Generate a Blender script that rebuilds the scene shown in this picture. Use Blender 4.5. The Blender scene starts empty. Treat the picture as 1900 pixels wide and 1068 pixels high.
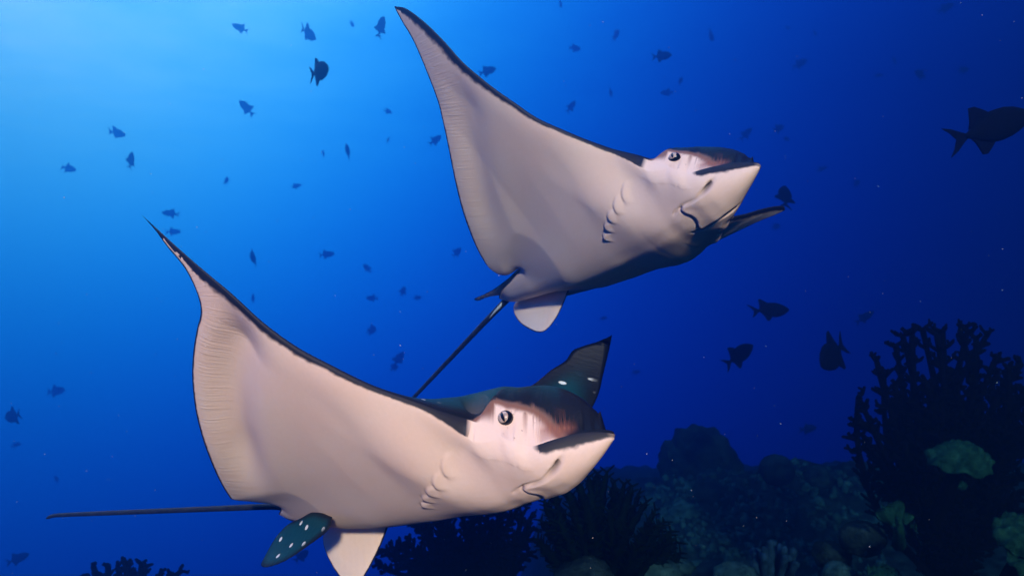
import bpy, bmesh, math, random
import numpy as np
from mathutils import Vector, Matrix
from mathutils.geometry import delaunay_2d_cdt

# ------------------------------------------------------------------ camera
SC = bpy.context.scene
COL = SC.collection
F = 1238.0                 # focal length in photo pixels (photo 1900 x 1068)
ZC = 3.0                   # camera height above the scene datum
cam_d = bpy.data.cameras.new('camera')
cam_d.sensor_width = 36.0
cam_d.lens = F / 1900 * 36.0
cam_d.clip_start = 0.02
cam_d.dof.use_dof = True
cam_d.dof.focus_distance = 1.40
cam_d.dof.aperture_fstop = 5.0
cam_d.clip_end = 500
cam = bpy.data.objects.new('camera', cam_d)
cam.location = (0, 0, ZC)
cam.rotation_euler = (math.radians(90), 0, 0)
COL.objects.link(cam)
SC.camera = cam

# ------------------------------------------------------------------ world: open water seen from below the surface
WATER_G, WATER_B = (8.5, -6.76), (3.35, -1.89)
GLOW_DIR = Vector((-0.56, 0.55, 0.62)).normalized()    # where daylight comes down through the water
W = bpy.data.worlds.new('World')
SC.world = W
W.use_nodes = True
wn, wl = W.node_tree.nodes, W.node_tree.links
wn.clear()
w_out = wn.new('ShaderNodeOutputWorld')
w_bg = wn.new('ShaderNodeBackground')
w_bg.inputs['Strength'].default_value = 1.0
w_tc = wn.new('ShaderNodeTexCoord')
w_dot = wn.new('ShaderNodeVectorMath'); w_dot.operation = 'DOT_PRODUCT'
w_dot.inputs[1].default_value = GLOW_DIR
wl.new(w_tc.outputs['Generated'], w_dot.inputs[0])
w_sep = wn.new('ShaderNodeSeparateXYZ')
wl.new(w_tc.outputs['Generated'], w_sep.inputs[0])
# faint ripples of the surface, laid out on a level plane overhead
w_div = wn.new('ShaderNodeMath'); w_div.operation = 'MAXIMUM'; w_div.inputs[1].default_value = 0.08
wl.new(w_sep.outputs['Z'], w_div.inputs[0])
w_px = wn.new('ShaderNodeVectorMath'); w_px.operation = 'DIVIDE'
w_cmb = wn.new('ShaderNodeCombineXYZ')
for i in range(3):
    wl.new(w_div.outputs[0], w_cmb.inputs[i])
wl.new(w_tc.outputs['Generated'], w_px.inputs[0])
wl.new(w_cmb.outputs[0], w_px.inputs[1])
w_ns = wn.new('ShaderNodeTexNoise')
w_ns.inputs['Scale'].default_value = 1.6
w_ns.inputs['Detail'].default_value = 5
w_ns.inputs['Roughness'].default_value = 0.6
wl.new(w_px.outputs[0], w_ns.inputs['Vector'])
w_fade = wn.new('ShaderNodeMapRange')
w_fade.inputs['From Min'].default_value = 0.10
w_fade.inputs['From Max'].default_value = 0.42
w_fade.inputs['To Max'].default_value = 0.09
wl.new(w_sep.outputs['Z'], w_fade.inputs['Value'])
w_n0 = wn.new('ShaderNodeMath'); w_n0.operation = 'SUBTRACT'; w_n0.inputs[1].default_value = 0.5
wl.new(w_ns.outputs['Fac'], w_n0.inputs[0])
w_n1 = wn.new('ShaderNodeMath'); w_n1.operation = 'MULTIPLY'
wl.new(w_n0.outputs[0], w_n1.inputs[0]); wl.new(w_fade.outputs[0], w_n1.inputs[1])
# daylight dies away with the angle from the glow; green goes faster than blue, red is left only in the core
def wmath(op, x, y=None, z=None):
    n = wn.new('ShaderNodeMath'); n.operation = op
    for i, v in enumerate((x, y, z)):
        if v is None: continue
        if isinstance(v, (int, float)): n.inputs[i].default_value = v
        else: wl.new(v, n.inputs[i])
    return n.outputs[0]
w_c = wmath('ADD', w_dot.outputs['Value'], w_n1.outputs[0])
w_g = wmath('EXPONENT', wmath('MULTIPLY_ADD', w_c, WATER_G[0], WATER_G[1]))
w_b = wmath('EXPONENT', wmath('MULTIPLY_ADD', w_c, WATER_B[0], WATER_B[1]))
w_g = wmath('MINIMUM', w_g, 5.6)
w_r = wmath('MULTIPLY', wmath('POWER', w_g, 3.0), 0.23)
w_rgb = wn.new('ShaderNodeCombineXYZ')
for i, v in enumerate((w_r, w_g, w_b)):
    wl.new(v, w_rgb.inputs[i])
wl.new(w_rgb.outputs[0], w_bg.inputs['Color'])
wl.new(w_bg.outputs[0], w_out.inputs['Surface'])

# ------------------------------------------------------------------ the one lamp: warm parallel light standing in for the diver's unseen flash
FLASH_DIR = Vector((-0.11, 0.885, -0.45)).normalized()     # the way its light travels
flash_d = bpy.data.lights.new('flash_lamp', 'SUN')
flash_d.energy = 5.0
flash_d.angle = math.radians(4)
flash_d.color = (1.0, 0.62, 0.50)
flash_lamp = bpy.data.objects.new('flash_lamp', flash_d)
flash_lamp.rotation_euler = FLASH_DIR.to_track_quat('-Z', 'Y').to_euler()
flash_lamp.location = (1.5, -6, 6)
COL.objects.link(flash_lamp)

SC.view_settings.view_transform = 'Standard'
SC.view_settings.look = 'None'
SC.view_settings.exposure = 0.87
SC.view_settings.gamma = 1.0
SC.cycles.use_denoising = True
SC.cycles.volume_bounces = 0
SC.cycles.max_bounces = 6
SC.cycles.sample_clamp_indirect = 3.0

# ------------------------------------------------------------------ helpers
def at(px, py, d):
    """point seen at photo pixel (px, py), d metres in front of the camera"""
    return np.array([(px - 950) / F * d, d, ZC + (534 - py) / F * d])

def smooth(x, a, b):
    t = np.clip((np.asarray(x, float) - a) / (b - a), 0, 1)
    return t * t * (3 - 2 * t)

def tag(o, label=None, cat=None, group=None, kind=None):
    if label: o['label'] = label
    if cat: o['category'] = cat
    if group: o['group'] = group
    if kind: o['kind'] = kind
    return o

def empty(name, loc):
    o = bpy.data.objects.new(name, None)
    o.location = loc
    o.empty_display_size = 0.05
    COL.objects.link(o)
    return o

def mesh_obj(name, verts, faces, mats, parent=None, smooth_shade=True, midx=None, attrs=None):
    """one mesh object; verts are in world space and are moved to the parent's frame"""
    v = np.asarray(verts, float)
    off = np.array(parent.matrix_world.translation) if parent is not None else np.zeros(3)
    me = bpy.data.meshes.new(name)
    me.from_pydata((v - off).tolist(), [], [tuple(int(k) for k in f) for f in faces])
    for m in (mats if isinstance(mats, (list, tuple)) else [mats]):
        me.materials.append(m)
    if smooth_shade:
        me.polygons.foreach_set('use_smooth', [True] * len(me.polygons))
    if midx is not None:
        me.polygons.foreach_set('material_index', [int(k) for k in midx])
    for k, arr in (attrs or {}).items():
        arr = np.asarray(arr, np.float32)
        if arr.ndim == 1:
            at_ = me.attributes.new(k, 'FLOAT', 'POINT')
            at_.data.foreach_set('value', arr)
        else:
            at_ = me.attributes.new(k, 'FLOAT_VECTOR', 'POINT')
            at_.data.foreach_set('vector', arr.ravel())
    me.update()
    o = bpy.data.objects.new(name, me)
    COL.objects.link(o)
    if parent is not None:
        o.parent = parent
    return o

def children_world(e):
    bpy.context.view_layer.update()

def nd(nt, typ, **kw):
    n = nt.nodes.new(typ)
    for k, v in kw.items():
        if k == 'inp':
            for i, val in v.items():
                n.inputs[i].default_value = val
        else:
            setattr(n, k, v)
    return n

def new_mat(name):
    m = bpy.data.materials.new(name)
    m.use_nodes = True
    nt = m.node_tree
    b = nt.nodes['Principled BSDF']
    return m, nt, b

def mottled(name, c1, c2, scale=8, rough=0.7, bump=0.0, bscale=30, spec=0.2, c3=None):
    """two- or three-tone noisy material in object space"""
    m, nt, b = new_mat(name)
    L = nt.links
    tc = nd(nt, 'ShaderNodeTexCoord')
    n = nd(nt, 'ShaderNodeTexNoise', inp={'Scale': scale, 'Detail': 6, 'Roughness': 0.62})
    L.new(tc.outputs['Object'], n.inputs['Vector'])
    r = nd(nt, 'ShaderNodeValToRGB')
    r.color_ramp.elements[0].position = 0.36
    r.color_ramp.elements[1].position = 0.66
    r.color_ramp.elements[0].color = (*c1, 1)
    r.color_ramp.elements[1].color = (*c2, 1)
    if c3:
        e = r.color_ramp.elements.new(0.8); e.color = (*c3, 1)
    L.new(n.outputs['Fac'], r.inputs['Fac'])
    L.new(r.outputs[0], b.inputs['Base Color'])
    b.inputs['Roughness'].default_value = rough
    b.inputs['Specular IOR Level'].default_value = spec
    if bump:
        n2 = nd(nt, 'ShaderNodeTexNoise', inp={'Scale': bscale, 'Detail': 5, 'Roughness': 0.7})
        L.new(tc.outputs['Object'], n2.inputs['Vector'])
        bp = nd(nt, 'ShaderNodeBump', inp={'Strength': bump, 'Distance': 0.02})
        L.new(n2.outputs['Fac'], bp.inputs['Height'])
        L.new(bp.outputs[0], b.inputs['Normal'])
    return m

# ------------------------------------------------------------------ ray skin
def attr(nt, name, out='Fac'):
    a = nd(nt, 'ShaderNodeAttribute', attribute_name=name)
    return a.outputs[out]

def mathn(nt, op, a, b=None, c=None, clamp=False):
    n = nd(nt, 'ShaderNodeMath', operation=op)
    n.use_clamp = clamp
    for i, v in enumerate((a, b, c)):
        if v is None: continue
        if isinstance(v, (int, float)): n.inputs[i].default_value = v
        else: nt.links.new(v, n.inputs[i])
    return n.outputs[0]

def mixc(nt, fac, c1, c2):
    n = nd(nt, 'ShaderNodeMix', data_type='RGBA')
    for k, v in (('Factor', fac), ('A', c1), ('B', c2)):
        sock = [s for s in n.inputs if s.name == k and (s.type == 'RGBA' if k != 'Factor' else s.type == 'VALUE')][0]
        if isinstance(v, tuple): sock.default_value = (*v, 1)
        elif isinstance(v, (int, float)): sock.default_value = v
        else: nt.links.new(v, sock)
    return [s for s in n.outputs if s.type == 'RGBA'][0]

def make_belly():
    m, nt, b = new_mat('ray_belly_skin')
    L = nt.links
    uv = attr(nt, 'plan', 'Vector')
    n1 = nd(nt, 'ShaderNodeTexNoise', inp={'Scale': 9.0, 'Detail': 5, 'Roughness': 0.6})
    L.new(uv, n1.inputs['Vector'])
    n2 = nd(nt, 'ShaderNodeTexNoise', inp={'Scale': 140.0, 'Detail': 4, 'Roughness': 0.6})
    L.new(uv, n2.inputs['Vector'])
    base = mixc(nt, n1.outputs['Fac'], (0.80, 0.56, 0.48), (0.78, 0.66, 0.57))
    base = mixc(nt, mathn(nt, 'MULTIPLY', n2.outputs['Fac'], 0.38), base, (0.56, 0.46, 0.40))
    # dark rim: distance from the outline against the rim width
    n3 = nd(nt, 'ShaderNodeTexNoise', inp={'Scale': 70.0, 'Detail': 3})
    L.new(uv, n3.inputs['Vector'])
    wob = mathn(nt, 'MULTIPLY_ADD', n3.outputs['Fac'], 0.8, 0.6)
    ed = mathn(nt, 'DIVIDE', attr(nt, 'edge'), mathn(nt, 'MAXIMUM', mathn(nt, 'MULTIPLY', attr(nt, 'rim'), wob), 0.0005))
    mr = nd(nt, 'ShaderNodeMapRange', interpolation_type='SMOOTHSTEP', inp={'From Min': 0.55, 'From Max': 1.25, 'To Min': 1.0, 'To Max': 0.0})
    L.new(ed, mr.inputs['Value'])
    rimon = nd(nt, 'ShaderNodeMapRange', inp={'From Min': 0.0004, 'From Max': 0.0025})
    L.new(attr(nt, 'rim'), rimon.inputs['Value'])
    col = mixc(nt, mathn(nt, 'MULTIPLY', mr.outputs[0], rimon.outputs[0]), base, (0.010, 0.012, 0.022))
    col = mixc(nt, attr(nt, 'recess_shade'), col, (0.035, 0.030, 0.035))  # painted shade in gill slits, nostrils and mouth crease
    L.new(col, b.inputs['Base Color'])
    b.inputs['Roughness'].default_value = 0.55
    b.inputs['Specular IOR Level'].default_value = 0.25
    b.inputs['Subsurface Weight'].default_value = 0.0
    # fine skin relief and the fin rays along the trailing band
    wv = nd(nt, 'ShaderNodeTexNoise', inp={'Scale': 1.0, 'Detail': 3, 'Roughness': 0.5})
    L.new(attr(nt, 'finray', 'Vector'), wv.inputs['Vector'])
    h = mathn(nt, 'MULTIPLY', wv.outputs['Fac'], attr(nt, 'trail'))
    h = mathn(nt, 'ADD', h, mathn(nt, 'MULTIPLY', n2.outputs['Fac'], 0.26))
    bp = nd(nt, 'ShaderNodeBump', inp={'Strength': 0.32, 'Distance': 0.004})
    L.new(h, bp.inputs['Height'])
    L.new(bp.outputs[0], b.inputs['Normal'])
    return m

def make_back():
    m, nt, b = new_mat('ray_back_skin')
    L = nt.links
    uv = attr(nt, 'plan', 'Vector')
    n1 = nd(nt, 'ShaderNodeTexNoise', inp={'Scale': 7.0, 'Detail': 6, 'Roughness': 0.6})
    L.new(uv, n1.inputs['Vector'])
    n2 = nd(nt, 'ShaderNodeTexNoise', inp={'Scale': 120.0, 'Detail': 4, 'Roughness': 0.6})
    L.new(uv, n2.inputs['Vector'])
    base = mixc(nt, n1.outputs['Fac'], (0.003, 0.026, 0.038), (0.007, 0.060, 0.080))
    base = mixc(nt, attr(nt, 'rimdark'), base, (0.006, 0.008, 0.014))
    # white spots
    vo = nd(nt, 'ShaderNodeTexVoronoi', voronoi_dimensions='2D', inp={'Scale': 24.0, 'Randomness': 0.85})
    L.new(uv, vo.inputs['Vector'])
    sp = nd(nt, 'ShaderNodeMapRange', interpolation_type='SMOOTHSTEP', inp={'From Min': 0.085, 'From Max': 0.135, 'To Min': 1.0, 'To Max': 0.0})
    L.new(vo.outputs['Distance'], sp.inputs['Value'])
    base = mixc(nt, mathn(nt, 'MULTIPLY', sp.outputs[0], attr(nt, 'spots')), base, (0.70, 0.74, 0.76))
    # pale cheek, brown groove
    wob = mathn(nt, 'MULTIPLY_ADD', mathn(nt, 'SUBTRACT', n1.outputs['Fac'], 0.5), 0.3, attr(nt, 'pale'), clamp=True)
    pmr = nd(nt, 'ShaderNodeMapRange', interpolation_type='SMOOTHSTEP', inp={'From Min': 0.08, 'From Max': 0.95})
    L.new(wob, pmr.inputs['Value'])
    band = mathn(nt, 'MULTIPLY', mathn(nt, 'MULTIPLY', pmr.outputs[0], mathn(nt, 'SUBTRACT', 1.0, pmr.outputs[0])), 3.4, clamp=True)
    base = mixc(nt, pmr.outputs[0], base, (0.76, 0.58, 0.49))
    base = mixc(nt, band, base, (0.17, 0.065, 0.038))
    fr = nd(nt, 'ShaderNodeTexVoronoi', inp={'Scale': 95.0})
    L.new(uv, fr.inputs['Vector'])
    frm = nd(nt, 'ShaderNodeMapRange', inp={'From Min': 0.10, 'From Max': 0.20, 'To Min': 0.45, 'To Max': 0.0})
    L.new(fr.outputs['Distance'], frm.inputs['Value'])
    base = mixc(nt, mathn(nt, 'MULTIPLY', frm.outputs[0], attr(nt, 'freckle')), base, (0.10, 0.05, 0.035))
    base = mixc(nt, attr(nt, 'brown'), base, (0.26, 0.10, 0.065))
    L.new(base, b.inputs['Base Color'])
    b.inputs['Roughness'].default_value = 0.5
    b.inputs['Specular IOR Level'].default_value = 0.12
    bp = nd(nt, 'ShaderNodeBump', inp={'Strength': 0.35, 'Distance': 0.003})
    L.new(n2.outputs['Fac'], bp.inputs['Height'])
    L.new(bp.outputs[0], b.inputs['Normal'])
    return m

BELLY, BACK = make_belly(), make_back()
TAIL = mottled('ray_tail_skin', (0.006, 0.008, 0.016), (0.018, 0.022, 0.034), 40, 0.5, 0.3, 200)
STING = mottled('sting_bone', (0.45, 0.55, 0.60), (0.65, 0.72, 0.75), 60, 0.4)
EYE_BLACK = mottled('eye_black', (0.004, 0.004, 0.005), (0.008, 0.008, 0.010), 20, 0.12, spec=0.5)
EYE_IRIS = mottled('eye_iris', (0.30, 0.22, 0.17), (0.55, 0.47, 0.42), 160, 0.2, spec=0.5)

# ------------------------------------------------------------------ eagle rays
S_ = np.linspace(0, 1.4, 2801)
def bend(knots, deg):
    v = [0, 0] + list(deg)
    v += [v[-1]] * (len(knots) - len(v))
    t = np.interp(S_, knots, np.radians(v))
    k = np.hanning(161); k /= k.sum()
    th = np.convolve(np.pad(t, 80, mode='edge'), k, 'valid')
    ds = S_[1] - S_[0]
    r = np.concatenate([[0], np.cumsum(np.cos(th[:-1]) * ds)])
    u = np.concatenate([[0], np.cumsum(np.sin(th[:-1]) * ds)])
    return th, r, u
KR = [0, .14, .25, .4, .6, .8, 1.0, 1.4]
KL = [0, .05, .15, .3, .5, .8, 1.0, 1.4]

def catmull(P, step):
    P = np.asarray(P, float)
    Q = np.vstack([2 * P[0] - P[1], P, 2 * P[-1] - P[-2]])
    out = []
    for i in range(1, len(Q) - 2):
        p0, p1, p2, p3 = Q[i - 1:i + 3]
        n = max(2, int(np.ceil(np.linalg.norm(p2 - p1) / step)))
        for k in range(n):
            t = k / n
            out.append(.5 * (2 * p1 + (p2 - p0) * t + (2 * p0 - 5 * p1 + 4 * p2 - p3) * t * t + (3 * p1 - p0 - 3 * p2 + p3) * t ** 3))
    return np.array(out + [P[-1]])

def dist_poly(P, C):
    """distance from points P to polyline C"""
    d = np.full(len(P), 9.0)
    for i in range(len(C) - 1):
        a, b = C[i], C[i + 1]
        ab = b - a
        t = np.clip(((P - a) @ ab) / max(ab @ ab, 1e-12), 0, 1)
        d = np.minimum(d, np.hypot(*(P - a - t[:, None] * ab).T))
    return d

def inside_poly(P, C):
    x, y = P[:, 0], P[:, 1]
    r = np.zeros(len(P), bool)
    j = len(C) - 1
    for i in range(len(C)):
        xi, yi, xj, yj = *C[i], *C[j]
        m = ((yi > y) != (yj > y)) & (x < (xj - xi) * (y - yi) / (yj - yi + 1e-15) + xi)
        r ^= m
        j = i
    return r

HEAD = [(.500, 0), (.499, .004), (.493, .010), (.479, .0195), (.462, .030), (.443, .041), (.424, .0525), (.405, .0635), (.386, .0725),
        (.372, .078), (.362, .084), (.350, .096), (.335, .107), (.315, .117), (.295, .128), (.281, .138)]
UT = ([-.48, -.42, -.2, 0, .1, .2, .27, .31, .35, .39, .42, .44, .462, .472], [.006, .02, .055, .082, .098, .113, .122, .121, .118, .108, .092, .076, .050, .040])
UB = ([-.48, -.42, -.3, -.1, .1, .2, .30, .345, .40, .44, .47, .492, .5], [-.006, -.022, -.040, -.060, -.067, -.074, -.080, -.080, -.068, -.048, -.027, -.008, -.002])
UM_HEAD = ([.20, .275, .30, .335, .37, .405, .443, .479, .5], [.034, .034, .022, -.004, -.021, -.009, .0025, .005, .001])
WC = ([.30, .350, .37, .386, .405, .43, .45, .462, .470, .474], [.128, .096, .079, .068, .0575, .043, .031, .021, .011, .0])

XT = np.linspace(-.56, .56, 2241)
def smooth_table(tab, width):
    y = np.interp(XT, *tab)
    n = int(width / (XT[1] - XT[0])) | 1
    k = np.hanning(n + 2)[1:-1]; k /= k.sum()
    return (XT, np.convolve(np.pad(y, n // 2, mode='edge'), k, 'valid'))
UT, UB, UM_HEAD = smooth_table(UT, .05), smooth_table(UB, .04), smooth_table(UM_HEAD, .05)
WC = smooth_table(WC, .012)

class Ray:
    def __init__(self, M, t, thR, thL, uR, uL, sweep, twist, LE, TE, tail_out, seed, stretch=0.0, camber=.02):
        self.camber = camber
        self.M, self.t = np.array(M), np.array(t)
        self.R, self.L = bend(KR, thR), bend(KL, thL)
        self.uR, self.uL, self.sweep, self.twist = uR, uL, sweep, twist
        self.LE, self.TE, self.tail_out = LE, TE, tail_out
        self.seed = seed
        self.stretch = stretch
        te_s = [x[0] for x in TE][::-1]; te_a = [x[1] for x in TE][::-1]
        self.far_s = np.array([.40, .50, .56, .61, .66, .72, .76, .80])
        act = np.interp(self.far_s, [.138] + [x[0] for x in LE], [.281] + [x[1] for x in LE]) - np.interp(self.far_s, te_s, te_a)
        want = np.array([.33, .215, .160, .124, .092, .056, .027, .004])
        self.far_f = np.clip(want / np.maximum(act, .004), 1, 6); self.far_f[0] = 1
        self.LEs = [.138] + [x[0] for x in LE]; self.LEa = [.281] + [x[1] for x in LE]

    def umid(self, a, s):
        k = smooth(s, -.10, .10)
        ur = self.uL * (1 - k) + self.uR * k
        back = np.where(a < -.1, .012 + (ur - .012) * np.clip((-.1 - a) / .35, 0, 1.3), np.interp(a, [-.1, .2], [.012, .034]))
        return np.where(a > .2, np.interp(a, *UM_HEAD), back)

    def place(self, a, s, h):
        """plan position (a forward, s across, both along the skin) and height h over the mid sheet -> world"""
        a, s, h = (np.asarray(x, float) for x in (a, s, h))
        sg, sa = np.where(s < 0, -1.0, 1.0), np.abs(s)
        out = np.zeros(a.shape + (3,))
        for side, (th, r, u) in ((1, self.R), (-1, self.L)):
            m = sg == side
            if not m.any(): continue
            t_ = np.interp(sa[m], S_, th)
            out_s = np.clip(sa[m] - .15, 0, None)
            am = a[m]
            if side < 0 and self.stretch:
                ale = np.interp(sa[m], self.LEs, self.LEa)
                am = ale - (ale - am) * np.interp(sa[m], self.far_s, self.far_f)
            aa = am + (self.sweep * out_s ** 2 if side < 0 else 0)
            hh = h[m].copy()
            if side < 0:
                ac = np.interp(sa[m], [.14, .8], [-.05, -.03])
                hh = hh + self.twist * (am - ac) * out_s
            # the head does not take part in the bending of the wing roots
            wgt = 1 - (smooth(a[m], .20, .30) if side > 0 else smooth(a[m], .22, .34)) * (1 - smooth(sa[m], .16, .24))
            rr = np.interp(sa[m], S_, r) * wgt + sa[m] * (1 - wgt)
            uu = np.interp(sa[m], S_, u) * wgt
            t_ = t_ * wgt
            out[m] = np.stack([aa, side * (rr - np.sin(t_) * hh), uu + self.umid(a[m], s[m]) + np.cos(t_) * hh], -1)
        return out @ self.M.T + self.t + np.array([0, 0, ZC])

    def body(self, a, r, u):
        return self.M @ np.array([a, r, u]) + self.t + np.array([0, 0, ZC])

    def heights(self, P, dL, dT):
        a, s = P[:, 0], np.abs(P[:, 1])
        um = self.umid(a, P[:, 1])
        fr = catmull(HEAD, .004)
        wout = np.interp(a, fr[::-1, 0], fr[::-1, 1])
        def se(x, n):
            return np.clip(1 - np.clip(x, 0, 1) ** n, 0, 1) ** (1 / n)
        wc = np.maximum(np.interp(a, *WC), 1e-4)
        wc = np.where(a < .352, np.minimum(wc, wout), wc)
        k = smooth(a, .08, .31)
        soft = .8 * (np.sqrt((.29 - a) ** 2 + .03 ** 2) + (.29 - a)) - .8 * .012 * smooth(a, .2, .34)
        soft = np.clip(soft, 0, None)
        wtop = wc + soft; wbot = wout + soft
        edge_all = np.minimum(dL, dT)
        # --- wing section
        span = np.clip((s - .13) / .66, 0, 1)
        T = .020 * (1 - span) ** 1.1 + .0022
        DL = np.interp(span, [0, 1], [.09, .018]); DT = np.interp(span, [0, 1], [.17, .03])
        eL = np.sqrt(np.clip(1 - (1 - np.clip(dL / DL, 0, 1)) ** 2, 0, 1))
        eT = np.clip(dT / DT, 0, 1) ** .8
        wing = T * eL * eT * (1 - smooth(a, .27, .33))
        # --- back
        HT = np.clip(np.interp(a, *UT) - um, 0, None)
        fade = smooth(a, -.50, -.36) * .6 + .4
        Gt = np.exp(-(s / np.interp(a, [-.45, -.2, .1], [.055, .085, .11])) ** 2.2)
        near = smooth(dL, -.012, .095)
        near = near + (1 - near) * smooth(a, .285, .315)
        near_b = smooth(dL, -.022, .13)
        near_b = near_b + (1 - near_b) * smooth(a, .215, .335)
        top_body = near * HT * ((1 - k) * Gt + k * se(s / wtop, np.interp(a, [.2, .33, .40, .46], [2.6, 3.6, 3.4, 2.6])))
        top_body = np.where(a > .474, 0, top_body)
        rear = np.clip(edge_all / .03, 0, 1)
        rear = np.where(a < -.1, np.sqrt(1 - (1 - rear) ** 2), 1.0)
        lobe = .009 * np.sqrt(np.clip(1 - (1 - np.clip(dL / .012, 0, 1)) ** 2, 0, 1)) * smooth(a, .33, .38)
        top = np.maximum(top_body * rear, 0) + wing + lobe
        # --- belly
        HB = np.clip(um - np.interp(a, *UB), 0, None)
        Gb = np.exp(-(s / (1 - .42 * smooth(-P[:, 1], 0, .05)) / np.interp(a, [-.45, -.30, -.12, .0, .12, .22], [.055, .085, .145, .185, .205, .20])) ** 2.0)
        bot = near_b * HB * ((1 - k) * Gb + k * se(s / np.maximum(wbot, 1e-4), 1.9)) * rear + wing + lobe * .3
        # --- trailing band turns back towards the belly
        cam_ = self.camber * np.exp(-((dT - .085) / .050) ** 2) * (1 - np.exp(-(dT / .035) ** 2)) * smooth(s, .15, .32) * (1 - smooth(s, .50, .72)) * np.clip(dL / .08, 0, 1)
        return um, top, bot, cam_, HT, wc, k, wout

    def build(self, label, group):
        root = empty('eagle_ray', self.body(0, 0, 0))
        tag(root, label, 'ray', group)
        bpy.context.view_layer.update()
        rng = np.random.default_rng(self.seed)
        front = catmull([(a, s) for a, s in HEAD] , .004)
        le = catmull([front[-1]] + [(a, s) for s, a in self.LE], .008)
        te = catmull([(a, s) for s, a in self.TE], .008)
        tl = catmull([te[-1]] + self.tail_out, .006)
        LEc = np.vstack([front, le[1:]])
        TEc = np.vstack([le[-1:], te[1:] if np.hypot(*(te[0] - le[-1])) < 1e-3 else te])
        TLc = tl
        poly = np.vstack([LEc, TEc[1:], tl[1:]])
        # drop near-duplicate outline points
        keep = [0]
        for i in range(1, len(poly)):
            if np.hypot(*(poly[i] - poly[keep[-1]])) > .0015: keep.append(i)
        poly = poly[keep]
        poly[0, 1] = 0; poly[-1, 1] = 0
        # midline
        nm = 220
        mid = np.stack([np.linspace(poly[-1, 0], poly[0, 0], nm + 1), np.zeros(nm + 1)], 1)[1:-1]
        ring = np.vstack([poly, mid])
        # inner rings that follow the outline
        tang = np.gradient(poly, axis=0)
        nrm = np.stack([-tang[:, 1], tang[:, 0]], 1)
        nrm /= np.linalg.norm(nrm, axis=1)[:, None] + 1e-12
        test = poly + nrm * 1e-3
        if inside_poly(test, ring).mean() < .5: nrm = -nrm
        pts = []
        def ok(Q, dmin):
            Q = Q[inside_poly(Q, ring)]
            Q = Q[Q[:, 1] > dmin * .6]
            return Q[dist_poly(Q, poly) > dmin * .93]
        for off in (.0022, .0055, .010, .016):
            Q = ok(poly + nrm * off, off)
            if off > .006: Q = Q[::1]
            pts.append(Q)
        # the sides of the head are steep: extra rows that climb them
        hs = (poly[:, 0] > .272) & (poly[:, 0] < .374)
        for off in (.0003, .0011):
            Q = poly[hs] + nrm[hs] * off
            pts.append(Q[inside_poly(Q, ring)])
        aw = np.arange(.376, .452, .0022)
        for eps in (.0006, .003, .009, .022, .05, .10):
            sw = np.interp(aw, *WC) * (1 - eps)
            Q = np.stack([aw, sw], 1)[sw > .004]
            Q = Q[inside_poly(Q, ring)]
            pts.append(Q[dist_poly(Q, poly) > .0008])
        def hexgrid(h, a0, a1, s0, s1):
            ys = np.arange(s0, s1, h * .866)
            out = []
            for i, y in enumerate(ys):
                x = np.arange(a0 + (h / 2 if i % 2 else 0), a1, h)
                out.append(np.stack([x, np.full(len(x), y)], 1))
            return np.vstack(out)
        fine = hexgrid(.0036, .02, .5, .0016, .16)
        med = hexgrid(.0085, -.5, .32, .004, .95)
        isf = (med[:, 0] > .02) & (med[:, 1] < .16)
        med = med[~isf]
        pts.append(ok(fine, .019 * .25 + .0) if False else ok(fine, .018))
        pts.append(ok(med, .021))
        inner = np.vstack(pts)
        allp = np.vstack([ring, inner])
        n = len(ring)
        edges = [(i, (i + 1) % n) for i in range(n)]
        v2, e2, f2, *_ = delaunay_2d_cdt([Vector((float(p[0]), float(p[1]))) for p in allp], edges, [], 1, 1e-6)
        P = np.array([(v.x, v.y) for v in v2])
        Fc = np.array(f2)
        # keep the triangles that lie inside
        cen = P[Fc].mean(1)
        Fc = Fc[inside_poly(cen, ring)]
        # orient counter-clockwise in (a, s)
        A_, B_, C_ = P[Fc[:, 0]], P[Fc[:, 1]], P[Fc[:, 2]]
        ar = (B_[:, 0] - A_[:, 0]) * (C_[:, 1] - A_[:, 1]) - (B_[:, 1] - A_[:, 1]) * (C_[:, 0] - A_[:, 0])
        Fc[ar < 0] = Fc[ar < 0][:, ::-1]
        dL = dist_poly(P, LEc); dT = np.minimum(dist_poly(P, TEc), dist_poly(P, TLc))
        dTE = dist_poly(P, TEc)
        on_edge = np.minimum(dL, dT) < 1e-5
        on_mid = np.abs(P[:, 1]) < 1e-6
        nP = len(P)
        # mirror to the left side, sharing the midline
        lid = np.arange(nP) + nP
        lid[on_mid] = np.arange(nP)[on_mid]
        P2 = np.vstack([P, P * [1, -1]])
        dL2, dT2, dTE2 = np.tile(dL, 2), np.tile(dT, 2), np.tile(dTE, 2)
        F2 = np.vstack([Fc, lid[Fc][:, ::-1]])
        um, top, bot, cm, HT, wc, k, wout = self.heights(P2, dL2, dT2)
        a, s = P2[:, 0], np.abs(P2[:, 1])
        edge = np.minimum(dL2, dT2)
        onE = np.tile(on_edge, 2)
        # relax the sheets so that no crease is left where the sections blend
        E2 = np.vstack([F2[:, [0, 1]], F2[:, [1, 2]], F2[:, [2, 0]]])
        we = 1 / np.maximum(np.hypot(*(P2[E2[:, 0]] - P2[E2[:, 1]]).T), 1e-4) ** 2
        deg = np.bincount(E2[:, 0], we, len(P2)) + np.bincount(E2[:, 1], we, len(P2))
        def relax(h, n, wgt):
            h = np.where(onE, 0, h)
            for _ in range(n):
                acc = np.bincount(E2[:, 0], we * h[E2[:, 1]], len(P2)) + np.bincount(E2[:, 1], we * h[E2[:, 0]], len(P2))
                h = np.where(onE, 0, h + wgt * (acc / np.maximum(deg, 1e-9) - h))
            return h
        away = smooth(edge, .010, .050) * smooth(a, .05, .15) * (1 - smooth(s, .10, .148))
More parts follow.
